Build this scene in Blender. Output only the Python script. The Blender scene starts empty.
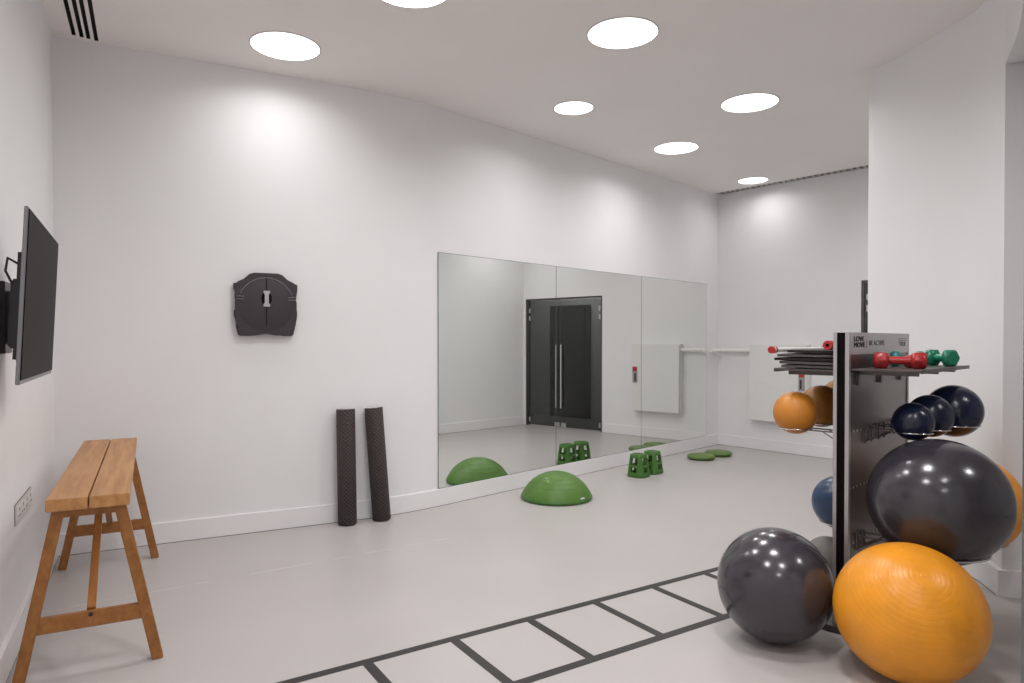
import bpy, bmesh, math, random
from mathutils import Vector, Matrix
random.seed(4)
R = math.radians
PI = math.pi
SC = bpy.context.scene
COL = SC.collection

# ------------------------------------------------------------------ materials
def mat(name, color, rough=0.5, metal=0.0, spec=0.5, coat=0.0, emit=None, strength=0.0):
    m = bpy.data.materials.new(name)
    m.use_nodes = True
    b = m.node_tree.nodes['Principled BSDF']
    b.inputs['Base Color'].default_value = (*color, 1)
    b.inputs['Roughness'].default_value = rough
    b.inputs['Metallic'].default_value = metal
    b.inputs['Specular IOR Level'].default_value = spec
    b.inputs['Coat Weight'].default_value = coat
    b.inputs['Coat Roughness'].default_value = 0.08
    if emit:
        b.inputs['Emission Color'].default_value = (*emit, 1)
        b.inputs['Emission Strength'].default_value = strength
    return m

def nodes(m):
    nt = m.node_tree
    return nt, nt.nodes, nt.links, nt.nodes['Principled BSDF']

def add_noise(m, scale, amount, bump=0.0, detail=4, bump_dist=0.002, stretch=(1, 1, 1), coords='Object'):
    """fine mottling of the base colour, plus an optional bump"""
    nt, N, L, b = nodes(m)
    tc = N.new('ShaderNodeTexCoord'); mp = N.new('ShaderNodeMapping')
    mp.inputs['Scale'].default_value = stretch
    L.new(tc.outputs[coords], mp.inputs['Vector'])
    nz = N.new('ShaderNodeTexNoise')
    nz.inputs['Scale'].default_value = scale; nz.inputs['Detail'].default_value = detail
    L.new(mp.outputs['Vector'], nz.inputs['Vector'])
    c = b.inputs['Base Color'].default_value[:3]
    rp = N.new('ShaderNodeValToRGB')
    rp.color_ramp.elements[0].position = 0.3; rp.color_ramp.elements[1].position = 0.7
    rp.color_ramp.elements[0].color = (*[x * (1 - amount) for x in c], 1)
    rp.color_ramp.elements[1].color = (*[min(1, x * (1 + amount)) for x in c], 1)
    L.new(nz.outputs['Fac'], rp.inputs['Fac'])
    L.new(rp.outputs['Color'], b.inputs['Base Color'])
    if bump:
        bp = N.new('ShaderNodeBump')
        bp.inputs['Strength'].default_value = bump; bp.inputs['Distance'].default_value = bump_dist
        L.new(nz.outputs['Fac'], bp.inputs['Height'])
        L.new(bp.outputs['Normal'], b.inputs['Normal'])
    return m

def wood(name, c0, c1):
    m = mat(name, c0, 0.42, spec=0.4)
    nt, N, L, b = nodes(m)
    tc = N.new('ShaderNodeTexCoord'); mp = N.new('ShaderNodeMapping')
    mp.inputs['Scale'].default_value = (34, 2.2, 20)
    L.new(tc.outputs['Object'], mp.inputs['Vector'])
    nz = N.new('ShaderNodeTexNoise'); nz.inputs['Scale'].default_value = 1.0
    nz.inputs['Detail'].default_value = 6; nz.inputs['Distortion'].default_value = 0.6
    L.new(mp.outputs['Vector'], nz.inputs['Vector'])
    rp = N.new('ShaderNodeValToRGB')
    rp.color_ramp.elements[0].position = 0.34; rp.color_ramp.elements[1].position = 0.68
    rp.color_ramp.elements[0].color = (*c0, 1); rp.color_ramp.elements[1].color = (*c1, 1)
    L.new(nz.outputs['Fac'], rp.inputs['Fac']); L.new(rp.outputs['Color'], b.inputs['Base Color'])
    bp = N.new('ShaderNodeBump'); bp.inputs['Strength'].default_value = 0.12; bp.inputs['Distance'].default_value = 0.002
    L.new(nz.outputs['Fac'], bp.inputs['Height']); L.new(bp.outputs['Normal'], b.inputs['Normal'])
    return m

def ribbed_ball(name, color, rough, ribs, bump, dist, coat=0.0, spec=0.5, mottling=0.06, duty=None):
    """vinyl with concentric ridges round the local Z axis"""
    m = mat(name, color, rough, coat=coat, spec=spec)
    nt, N, L, b = nodes(m)
    tc = N.new('ShaderNodeTexCoord')
    nrm = N.new('ShaderNodeVectorMath'); nrm.operation = 'NORMALIZE'
    L.new(tc.outputs['Object'], nrm.inputs[0])
    sep = N.new('ShaderNodeSeparateXYZ'); L.new(nrm.outputs['Vector'], sep.inputs['Vector'])
    ac = N.new('ShaderNodeMath'); ac.operation = 'ARCCOSINE'; L.new(sep.outputs['Z'], ac.inputs[0])
    mu = N.new('ShaderNodeMath'); mu.operation = 'MULTIPLY'; mu.inputs[1].default_value = ribs * 2
    L.new(ac.outputs[0], mu.inputs[0])
    si = N.new('ShaderNodeMath'); si.operation = 'SINE'; L.new(mu.outputs[0], si.inputs[0])
    ab = N.new('ShaderNodeMath'); ab.operation = 'ABSOLUTE'; L.new(si.outputs[0], ab.inputs[0])
    pw = N.new('ShaderNodeMath'); pw.operation = 'POWER'; pw.inputs[1].default_value = 0.35
    L.new(ab.outputs[0], pw.inputs[0])
    nz = N.new('ShaderNodeTexNoise'); nz.inputs['Scale'].default_value = 9; nz.inputs['Detail'].default_value = 5
    L.new(tc.outputs['Object'], nz.inputs['Vector'])
    rp = N.new('ShaderNodeValToRGB')
    rp.color_ramp.elements[0].position = 0.3; rp.color_ramp.elements[1].position = 0.7
    rp.color_ramp.elements[0].color = (*[x * (1 - mottling) for x in color], 1)
    rp.color_ramp.elements[1].color = (*[x * (1 + mottling) for x in color], 1)
    L.new(nz.outputs['Fac'], rp.inputs['Fac'])
    L.new(rp.outputs['Color'], b.inputs['Base Color'])
    bp = N.new('ShaderNodeBump'); bp.inputs['Strength'].default_value = bump; bp.inputs['Distance'].default_value = dist
    L.new(pw.outputs[0], bp.inputs['Height'])
    L.new(bp.outputs['Normal'], b.inputs['Normal'])
    return m

WALL_C = (0.805, 0.80, 0.808)
M = {}
M['wall'] = add_noise(mat('painted_plaster', WALL_C, 0.6, spec=0.3), 2.2, 0.012, bump=0.03)
M['ceiling'] = add_noise(mat('ceiling_paint', (0.85, 0.82, 0.80), 0.85, spec=0.15), 2.0, 0.012)
M['skirting'] = mat('satin_white_paint', (0.82, 0.81, 0.82), 0.32, spec=0.5)
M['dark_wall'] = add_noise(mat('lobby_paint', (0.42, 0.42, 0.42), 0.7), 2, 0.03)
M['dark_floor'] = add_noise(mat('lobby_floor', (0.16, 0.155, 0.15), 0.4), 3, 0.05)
M['oak'] = wood('honey_oak', (0.38, 0.172, 0.056), (0.53, 0.27, 0.10))
M['oak_dark'] = wood('honey_oak_legs', (0.255, 0.098, 0.024), (0.36, 0.152, 0.042))
M['black_plastic'] = mat('black_plastic', (0.012, 0.011, 0.012), 0.35)
M['charcoal_plastic'] = add_noise(mat('charcoal_plastic', (0.044, 0.036, 0.043), 0.40, spec=0.4), 400, 0.15, bump=0.15, bump_dist=0.0005)
M['screen'] = mat('screen_panel', (0.0075, 0.0052, 0.0045), 0.45, spec=0.035)
M['bezel'] = mat('brushed_bezel', (0.22, 0.22, 0.23), 0.35, metal=0.8)
M['steel'] = mat('satin_steel', (0.62, 0.61, 0.60), 0.28, metal=1.0)
M['alu_light'] = mat('polished_plate', (0.72, 0.71, 0.71), 0.3, metal=0.6)
M['chrome'] = mat('chrome_wire', (0.75, 0.75, 0.75), 0.14, metal=1.0)
M['alu'] = mat('anodised_aluminium', (0.50, 0.48, 0.48), 0.38, metal=0.7)
M['alu_sign'] = add_noise(mat('sign_plate', (0.56, 0.535, 0.535), 0.42, metal=0.3), 3, 0.05)
M['gunmetal'] = add_noise(mat('gunmetal_sheet', (0.19, 0.165, 0.16), 0.36, metal=0.8), 5, 0.05)
M['dark_metal'] = mat('dark_shelf_metal', (0.12, 0.105, 0.10), 0.4, metal=0.6)
M['black_channel'] = mat('black_channel', (0.004, 0.0025, 0.0025), 0.7, spec=0.1)
M['print'] = mat('dark_print', (0.03, 0.03, 0.035), 0.6)
M['slot_light'] = mat('slot_edge', (0.7, 0.68, 0.66), 0.5, metal=0.0)
M['yellow_ball'] = ribbed_ball('amber_vinyl', (0.82, 0.315, 0.018), 0.33, 20, 0.20, 0.003, spec=0.45, mottling=0.10)
M['grey_ball'] = ribbed_ball('graphite_vinyl', (0.038, 0.035, 0.043), 0.2, 30, 0.05, 0.0015, coat=0.2, spec=0.6)
M['navy_ball'] = ribbed_ball('navy_rubber', (0.010, 0.014, 0.040), 0.22, 22, 0.12, 0.002, spec=0.6)
M['blue_ball'] = ribbed_ball('blue_rubber', (0.022, 0.055, 0.13), 0.26, 18, 0.15, 0.002, spec=0.55)
M['orange_ball'] = ribbed_ball('tan_orange_rubber', (0.56, 0.215, 0.028), 0.42, 12, 0.15, 0.002, spec=0.4)
M['brown_ball'] = ribbed_ball('ochre_rubber', (0.36, 0.15, 0.025), 0.42, 12, 0.15, 0.002, spec=0.4)
M['slam_grey'] = ribbed_ball('matt_grey_rubber', (0.21, 0.195, 0.18), 0.5, 10, 0.1, 0.002, spec=0.3)
M['green'] = add_noise(mat('grass_green_vinyl', (0.078, 0.180, 0.027), 0.42, spec=0.4), 14, 0.05)
M['green_dark'] = add_noise(mat('green_plastic', (0.058, 0.160, 0.028), 0.40, spec=0.4), 14, 0.06)
M['green_disc'] = add_noise(mat('olive_green_vinyl', (0.118, 0.19, 0.048), 0.45, spec=0.4), 14, 0.05)
M['tape'] = mat('black_floor_tape', (0.028, 0.024, 0.023), 0.5, spec=0.4)
M['mat'] = add_noise(mat('black_foam_mat', (0.022, 0.019, 0.019), 0.7, spec=0.2), 60, 0.2, bump=0.2, bump_dist=0.001)
M['mat_edge'] = add_noise(mat('grey_foam_mat', (0.085, 0.078, 0.078), 0.7, spec=0.25), 60, 0.15, bump=0.2, bump_dist=0.001)
M['red'] = mat('red_vinyl', (0.42, 0.022, 0.022), 0.28, spec=0.55)
M['teal'] = mat('teal_vinyl', (0.012, 0.20, 0.21), 0.28, spec=0.55)
M['emerald'] = mat('emerald_vinyl', (0.010, 0.20, 0.115), 0.28, spec=0.55)
M['petrol'] = mat('petrol_vinyl', (0.015, 0.085, 0.09), 0.3, spec=0.5)
M['white_plastic'] = mat('white_plastic', (0.75, 0.74, 0.72), 0.4)
M['cabinet'] = mat('cabinet_enamel', (0.77, 0.765, 0.75), 0.4)
M['grey_plate'] = mat('grey_plate', (0.36, 0.33, 0.33), 0.4, metal=0.3)
M['light_grey'] = mat('pale_grey_plastic', (0.45, 0.42, 0.44), 0.45)
M['grey_ridge'] = mat('grey_ridge', (0.20, 0.18, 0.19), 0.35)
M['shade_line'] = mat('floor_shade_grey', (0.16, 0.145, 0.14), 0.6)  # grey that stands in for the shadow gap under the baseboards
M['rail'] = mat('white_rail', (0.78, 0.77, 0.74), 0.4)
M['lamp'] = mat('lit_diffuser', (0.9, 0.9, 0.9), 0.5, emit=(1.0, 0.968, 0.955), strength=2.2)
M['rim'] = mat('light_rim', (0.62, 0.60, 0.60), 0.45)
M['vent_black'] = mat('vent_void', (0.006, 0.005, 0.005), 0.7)
M['vent_dark'] = mat('grille_void', (0.09, 0.08, 0.075), 0.7)
M['vent_grey'] = mat('vent_blade', (0.46, 0.435, 0.42), 0.5)

m = M['slot_light']; nt, N, L, b = nodes(m)          # bright slot edges at an even pitch along the panel
tc = N.new('ShaderNodeTexCoord'); dt = N.new('ShaderNodeVectorMath'); dt.operation = 'DOT_PRODUCT'; dt.inputs[1].default_value = (14.14, 14.14, 0)
L.new(tc.outputs['Object'], dt.inputs[0])
fr_ = N.new('ShaderNodeMath'); fr_.operation = 'FRACT'; L.new(dt.outputs['Value'], fr_.inputs[0])
gt = N.new('ShaderNodeMath'); gt.operation = 'GREATER_THAN'; gt.inputs[1].default_value = 0.5; L.new(fr_.outputs[0], gt.inputs[0])
mc = N.new('ShaderNodeMix'); mc.data_type = 'RGBA'; L.new(gt.outputs[0], mc.inputs['Factor'])
mc.inputs['A'].default_value = (0.05, 0.045, 0.045, 1); mc.inputs['B'].default_value = (0.55, 0.53, 0.51, 1)
L.new(mc.outputs['Result'], b.inputs['Base Color'])

# roller foam: fine diagonal knurl
m = mat('dark_knurled_foam', (0.050, 0.038, 0.036), 0.55, spec=0.35)
nt, N, L, b = nodes(m)
tc = N.new('ShaderNodeTexCoord'); sp = N.new('ShaderNodeSeparateXYZ'); L.new(tc.outputs['Object'], sp.inputs['Vector'])
at2 = N.new('ShaderNodeMath'); at2.operation = 'ARCTAN2'; L.new(sp.outputs['Y'], at2.inputs[0]); L.new(sp.outputs['X'], at2.inputs[1])
outs = []
for sg in (1, -1):
    a1 = N.new('ShaderNodeMath'); a1.operation = 'MULTIPLY'; a1.inputs[1].default_value = 14 * sg; L.new(at2.outputs[0], a1.inputs[0])
    a2 = N.new('ShaderNodeMath'); a2.operation = 'MULTIPLY_ADD'; a2.inputs[1].default_value = 210; L.new(sp.outputs['Z'], a2.inputs[0]); L.new(a1.outputs[0], a2.inputs[2])
    a3 = N.new('ShaderNodeMath'); a3.operation = 'SINE'; L.new(a2.outputs[0], a3.inputs[0]); outs.append(a3)
mx = N.new('ShaderNodeMath'); mx.operation = 'MAXIMUM'; L.new(outs[0].outputs[0], mx.inputs[0]); L.new(outs[1].outputs[0], mx.inputs[1])
bp = N.new('ShaderNodeBump'); bp.inputs['Strength'].default_value = 0.8; bp.inputs['Distance'].default_value = 0.006
kr = N.new('ShaderNodeValToRGB'); kr.color_ramp.elements[0].position = 0.45; kr.color_ramp.elements[1].position = 0.95
kr.color_ramp.elements[0].color = (0.034, 0.025, 0.024, 1); kr.color_ramp.elements[1].color = (0.082, 0.062, 0.058, 1)
L.new(mx.outputs[0], kr.inputs['Fac']); L.new(kr.outputs['Color'], b.inputs['Base Color'])
L.new(mx.outputs[0], bp.inputs['Height']); L.new(bp.outputs['Normal'], b.inputs['Normal'])
M['roller'] = m

# floor vinyl: mottled warm grey with a pale welded seam
m = mat('grey_floor_vinyl', (0.47, 0.44, 0.432), 0.36, spec=0.32)
nt, N, L, b = nodes(m)
tc = N.new('ShaderNodeTexCoord')
nz = N.new('ShaderNodeTexNoise'); nz.inputs['Scale'].default_value = 1.1; nz.inputs['Detail'].default_value = 6
L.new(tc.outputs['Object'], nz.inputs['Vector'])
rp = N.new('ShaderNodeValToRGB')
rp.color_ramp.elements[0].position = 0.3; rp.color_ramp.elements[1].position = 0.7
rp.color_ramp.elements[0].color = (0.44, 0.415, 0.407, 1); rp.color_ramp.elements[1].color = (0.47, 0.444, 0.436, 1)
L.new(nz.outputs['Fac'], rp.inputs['Fac'])
dt = N.new('ShaderNodeVectorMath'); dt.operation = 'DOT_PRODUCT'; dt.inputs[1].default_value = (-0.553, 0.833, 0)
L.new(tc.outputs['Object'], dt.inputs[0])
sb = N.new('ShaderNodeMath'); sb.operation = 'SUBTRACT'; sb.inputs[1].default_value = 4.333
L.new(dt.outputs['Value'], sb.inputs[0])
ab = N.new('ShaderNodeMath'); ab.operation = 'ABSOLUTE'; L.new(sb.outputs[0], ab.inputs[0])
lt = N.new('ShaderNodeMath'); lt.operation = 'LESS_THAN'; lt.inputs[1].default_value = 0.004; L.new(ab.outputs[0], lt.inputs[0])
sx = N.new('ShaderNodeSeparateXYZ'); L.new(tc.outputs['Object'], sx.inputs['Vector'])
lx = N.new('ShaderNodeMath'); lx.operation = 'LESS_THAN'; lx.inputs[1].default_value = -0.45; L.new(sx.outputs['X'], lx.inputs[0])
n2 = N.new('ShaderNodeTexNoise'); n2.inputs['Scale'].default_value = 7; L.new(tc.outputs['Object'], n2.inputs['Vector'])
g2 = N.new('ShaderNodeMath'); g2.operation = 'GREATER_THAN'; g2.inputs[1].default_value = 0.46; L.new(n2.outputs['Fac'], g2.inputs[0])
m1 = N.new('ShaderNodeMath'); m1.operation = 'MULTIPLY'; L.new(lt.outputs[0], m1.inputs[0]); L.new(lx.outputs[0], m1.inputs[1])
m2 = N.new('ShaderNodeMath'); m2.operation = 'MULTIPLY'; L.new(m1.outputs[0], m2.inputs[0]); L.new(g2.outputs[0], m2.inputs[1])
mixc = N.new('ShaderNodeMix'); mixc.data_type = 'RGBA'
L.new(m2.outputs[0], mixc.inputs['Factor']); L.new(rp.outputs['Color'], mixc.inputs['A']); mixc.inputs['B'].default_value = (0.60, 0.58, 0.57, 1)
L.new(mixc.outputs['Result'], b.inputs['Base Color'])
M['floor'] = m

# mirror silvering, faintly green like plain float glass
m = mat('mirror_silver', (0.875, 0.90, 0.875), 0.0, metal=1.0)
M['mirror'] = m
M['mirror_edge'] = mat('mirror_edge', (0.10, 0.13, 0.115), 0.25)

# tinted door glass: see-through grey with a reflection
m = bpy.data.materials.new('grey_tinted_glass'); m.use_nodes = True
nt = m.node_tree; N = nt.nodes; L = nt.links; N.clear()
out = N.new('ShaderNodeOutputMaterial'); mx = N.new('ShaderNodeMixShader')
tr = N.new('ShaderNodeBsdfTransparent'); tr.inputs['Color'].default_value = (0.60, 0.61, 0.60, 1)
gl = N.new('ShaderNodeBsdfGlossy'); gl.inputs['Roughness'].default_value = 0.02; gl.inputs['Color'].default_value = (0.9, 0.9, 0.9, 1)
fr = N.new('ShaderNodeFresnel'); fr.inputs['IOR'].default_value = 1.45
L.new(fr.outputs[0], mx.inputs[0]); L.new(tr.outputs[0], mx.inputs[1]); L.new(gl.outputs[0], mx.inputs[2]); L.new(mx.outputs[0], out.inputs['Surface'])
M['glass'] = m
m = m.copy(); m.name = 'clear_glass'
[n_ for n_ in m.node_tree.nodes if n_.type == 'BSDF_TRANSPARENT'][0].inputs['Color'].default_value = (0.93, 0.95, 0.94, 1)
M['clear_glass'] = m

# ------------------------------------------------------------------ mesh helpers
FLIPPED = set()      # things whose local x runs against the wall's own direction
def link(name, bm, material, parent=None, smooth=False, loc=None, angle=None):
    up = parent
    while up is not None:
        if up.name in FLIPPED:
            bmesh.ops.scale(bm, vec=(-1, 1, 1), verts=bm.verts)
            break
        up = up.parent
    me = bpy.data.meshes.new(name)
    bmesh.ops.recalc_face_normals(bm, faces=bm.faces)
    bm.to_mesh(me); bm.free()
    o = bpy.data.objects.new(name, me)
    COL.objects.link(o)
    mats = material if isinstance(material, (list, tuple)) else [material]
    for mm in mats:
        me.materials.append(mm)
    if smooth:
        if angle is None:
            for p in me.polygons: p.use_smooth = True
        else:
            me.shade_smooth()
            try: me.set_sharp_from_angle(angle=R(angle))
            except Exception: pass
    if parent: o.parent = parent
    if loc: o.location = loc
    return o

def tag(o, label, cat, group=None):
    o['label'] = label; o['category'] = cat
    if group: o['group'] = group
    return o

def empty(name, loc, rot=(0, 0, 0), label=None, cat=None, group=None):
    o = bpy.data.objects.new(name, None); COL.objects.link(o)
    o.location = loc; o.rotation_euler = rot
    o.empty_display_size = 0.1
    if label: tag(o, label, cat, group)
    return o

def struct(o):
    o['kind'] = 'structure'
    return o

def box(bm, c, s, rot=None, bevel=0.0, mi=0):
    r = bmesh.ops.create_cube(bm, size=1.0)
    vs = r['verts']
    mtx = Matrix.Translation(Vector(c)) @ (rot.to_4x4() if rot else Matrix.Identity(4)) @ Matrix.Diagonal((*s, 1))
    bmesh.ops.transform(bm, matrix=mtx, verts=vs)
    fs = {f for v in vs for f in v.link_faces}
    for f in fs: f.material_index = mi
    if bevel:
        es = list({e for v in vs for e in v.link_edges})
        r2 = bmesh.ops.bevel(bm, geom=es, offset=bevel, segments=2, affect='EDGES', clamp_overlap=True)
        for f in r2['faces']: f.material_index = mi

def axis_rot(p0, p1, up=(0, 0, 1)):
    d = (Vector(p1) - Vector(p0)).normalized()
    return d.to_track_quat('Z', 'Y').to_matrix()

def beam(bm, p0, p1, w, t, side, bevel=0.003):
    """square-section bar from p0 to p1; w along 'side', t across"""
    p0, p1 = Vector(p0), Vector(p1)
    z = (p1 - p0).normalized(); x = Vector(side); x = (x - z * x.dot(z)).normalized(); y = z.cross(x)
    rot = Matrix((x, y, z)).transposed()
    box(bm, (p0 + p1) / 2, (w, t, (p1 - p0).length), rot, bevel)

def cyl(bm, p0, p1, r, seg=16, r2=None, mi=0):
    p0, p1 = Vector(p0), Vector(p1)
    res = bmesh.ops.create_cone(bm, cap_ends=True, segments=seg, radius1=r, radius2=r if r2 is None else r2, depth=(p1 - p0).length)
    mtx = Matrix.Translation((p0 + p1) / 2) @ axis_rot(p0, p1).to_4x4()
    bmesh.ops.transform(bm, matrix=mtx, verts=res['verts'])
    for f in {f for v in res['verts'] for f in v.link_faces}: f.material_index = mi

def tube(bm, pts, r, seg=8, closed=False):
    pts = [Vector(p) for p in pts]
    n = len(pts); rings = []
    for i, p in enumerate(pts):
        a = pts[(i - 1) % n] if (closed or i > 0) else p
        c = pts[(i + 1) % n] if (closed or i < n - 1) else p
        d = (c - a).normalized()
        q = d.to_track_quat('Z', 'Y').to_matrix()
        if rings:
            # keep frames from twisting
            x = prev - d * prev.dot(d)
            x.normalize(); y = d.cross(x)
        else:
            x = q.col[0].copy(); y = d.cross(x)
        prev = x
        rings.append([bm.verts.new(p + (x * math.cos(2 * PI * k / seg) + y * math.sin(2 * PI * k / seg)) * r) for k in range(seg)])
    m_ = n if closed else n - 1
    for i in range(m_):
        A, B = rings[i], rings[(i + 1) % n]
        if closed and i == n - 1:
            best = min(range(seg), key=lambda s: (A[0].co - B[s].co).length)
            B = B[best:] + B[:best]
        for k in range(seg):
            bm.faces.new((A[k], A[(k + 1) % seg], B[(k + 1) % seg], B[k]))
    if not closed:
        bm.faces.new(rings[0][::-1]); bm.faces.new(rings[-1])

def lathe(bm, prof, seg=48, c=(0, 0, 0), mi=0):
    """profile of (radius, z); radius 0 closes"""
    rings = []
    for r, z in prof:
        if r < 1e-6: rings.append([bm.verts.new((c[0], c[1], c[2] + z))])
        else: rings.append([bm.verts.new((c[0] + r * math.cos(2 * PI * k / seg), c[1] + r * math.sin(2 * PI * k / seg), c[2] + z)) for k in range(seg)])
    for A, B in zip(rings, rings[1:]):
        if len(A) == 1 and len(B) == 1: continue
        for k in range(seg):
            k2 = (k + 1) % seg
            if len(A) == 1: f = bm.faces.new((A[0], B[k2], B[k]))
            elif len(B) == 1: f = bm.faces.new((A[k], A[k2], B[0]))
            else: f = bm.faces.new((A[k], A[k2], B[k2], B[k]))
            f.material_index = mi

def prism(bm, outline, h0, h1, tf, bevel=0.0):
    """outline of (u, v) extruded from h0 to h1; tf maps (u, v, h) to a point"""
    lo = [bm.verts.new(tf(u, v, h0)) for u, v in outline]
    hi = [bm.verts.new(tf(u, v, h1)) for u, v in outline]
    n = len(outline)
    f0 = bm.faces.new(lo[::-1]); f1 = bm.faces.new(hi)
    for i in range(n):
        bm.faces.new((lo[i], lo[(i + 1) % n], hi[(i + 1) % n], hi[i]))
    if bevel:
        bmesh.ops.bevel(bm, geom=list(f1.edges), offset=bevel, segments=2, affect='EDGES', clamp_overlap=True)

def offset_line(pts, d):
    """shift a polyline to its left by d (mitred)"""
    out = []
    P = [Vector((p[0], p[1])) for p in pts]
    for i, p in enumerate(P):
        ns = []
        if i > 0:
            t = (p - P[i - 1]).normalized(); ns.append(Vector((-t.y, t.x)))
        if i < len(P) - 1:
            t = (P[i + 1] - p).normalized(); ns.append(Vector((-t.y, t.x)))
        n = sum(ns, Vector((0, 0))).normalized()
        k = d / max(0.3, n.dot(ns[0]))
        out.append((p.x + n.x * k, p.y + n.y * k))
    return out

def strip(bm, pts, d0, d1, z0, z1, mi=0):
    """a wall following a polyline, between two offsets and two heights"""
    a, b_ = offset_line(pts, d0), offset_line(pts, d1)
    ring = []
    for (x0, y0), (x1, y1) in zip(a, b_):
        ring.append([bm.verts.new(p) for p in ((x0, y0, z0), (x1, y1, z0), (x1, y1, z1), (x0, y0, z1))])
    for A, B in zip(ring, ring[1:]):
        for k in range(4):
            bm.faces.new((A[k], A[(k + 1) % 4], B[(k + 1) % 4], B[k])).material_index = mi
    bm.faces.new(ring[0][::-1]).material_index = mi; bm.faces.new(ring[-1]).material_index = mi

# ------------------------------------------------------------------ the room
CZ = 3.42
A_ = (-3.01, 4.49)
C_ = (2.83, 9.38)
D_ = (5.085, 6.77)
FD = Vector((0.654, -0.757)).normalized()
FN = Vector((-FD.y, FD.x)) * -1            # far wall normal into the room
MD = Vector((0.702, 0.712)).normalized()
MN = Vector((MD.y, -MD.x))                 # mirror wall normal into the room
LD = Vector((-0.47, 0.883)).normalized()
LN = Vector((LD.y, -LD.x))                 # left wall normal into the room
BD = Vector((0.887, 0.462)).normalized()
BN = Vector((BD.y, -BD.x))

V_ = Vector((-0.917, 5.58))
P0 = V_ - BD * 0.40; P2 = V_ + MD * 0.40
arc = []
for i in range(13):
    t = i / 12
    p = P0 * (1 - t) ** 2 + V_ * 2 * t * (1 - t) + P2 * t * t
    arc.append((p.x, p.y))
back_line = [A_] + arc + [C_]
left_line = [(-0.515, -0.2), A_]
far_line = [C_, D_]
inner_line = [D_, (4.45, 6.06), (4.10, 5.66), (3.92, 5.46), (3.78, 5.33), (3.6, 5.22), (3.35, 5.14), (3.0, 5.105), (2.82, 5.10)]
part_line = [(2.657, 5.10), (2.70, 4.92), (2.735, 4.75), (2.765, 4.57), (2.79, 4.38), (2.805, 4.18), (2.785, 4.0), (2.735, 3.80)]
lintel_line = [(2.735, 3.80), (2.654, 3.655), (2.575, 3.51), (2.492, 3.37), (2.39, 3.218), (2.294, 3.077), (2.17, 2.87), (2.07, 2.5), (1.98, 2.05), (1.95, 1.9)]
rear_line = [(1.95, 1.9), (1.92, 0.6), (2.2, -2.2), (-1.2, -2.2), (-0.515, -0.2)]

# left of travel is outside for these polylines when walked clockwise, so walk A->C etc. with +d = outside
bm = bmesh.new(); strip(bm, left_line, 0, 0.15, 0, CZ); struct(link('wall_left', bm, M['wall']))
bm = bmesh.new(); strip(bm, back_line, 0, 0.15, 0, CZ); struct(link('wall_back', bm, M['wall'], smooth=True, angle=25))
bm = bmesh.new()
dA, dB, DH = 1.885, 3.41, 2.125
Pd = lambda t: (C_[0] + FD.x * t, C_[1] + FD.y * t)
strip(bm, [C_, Pd(dA)], 0, 0.15, 0, CZ); strip(bm, [Pd(dA), Pd(dB)], 0, 0.15, DH, CZ); strip(bm, [Pd(dB), D_], 0, 0.15, 0, CZ)
struct(link('wall_far', bm, M['wall']))
bm = bmesh.new(); strip(bm, inner_line, 0, 0.12, 0, CZ); struct(link('wall_recess', bm, M['wall'], smooth=True, angle=35))
bm = bmesh.new(); strip(bm, part_line, 0, 0.30, 0, CZ); strip(bm, lintel_line, 0, 0.30, 2.956, CZ)
struct(link('wall_right', bm, M['wall'], smooth=True, angle=35))
bm = bmesh.new(); strip(bm, rear_line, 0, 0.15, 0, CZ); struct(link('wall_rear', bm, M['wall']))
bm = bmesh.new(); strip(bm, [(3.1, 5.0), (5.4, 4.6), (5.2, 1.0), (4.6, -2.3), (2.2, -2.3)], 0, 0.15, 0, CZ)
struct(link('wall_corridor', bm, M['wall']))
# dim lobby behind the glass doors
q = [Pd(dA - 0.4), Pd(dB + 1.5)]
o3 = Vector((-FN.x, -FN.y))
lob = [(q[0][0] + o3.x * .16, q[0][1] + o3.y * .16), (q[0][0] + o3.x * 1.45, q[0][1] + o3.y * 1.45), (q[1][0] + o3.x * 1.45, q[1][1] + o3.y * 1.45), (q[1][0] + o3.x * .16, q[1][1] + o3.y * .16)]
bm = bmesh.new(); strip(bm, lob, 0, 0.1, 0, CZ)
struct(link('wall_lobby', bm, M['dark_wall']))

bm = bmesh.new()
box(bm, (1.2, 4.0, -0.05), (10.4, 14.0, 0.1)); struct(link('floor', bm, M['floor']))
bm = bmesh.new()
prism(bm, [(p[0], p[1]) for p in lob], 0.0005, 0.003, lambda u, v, h: (u, v, h)); struct(link('floor_lobby', bm, M['dark_floor']))

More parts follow.
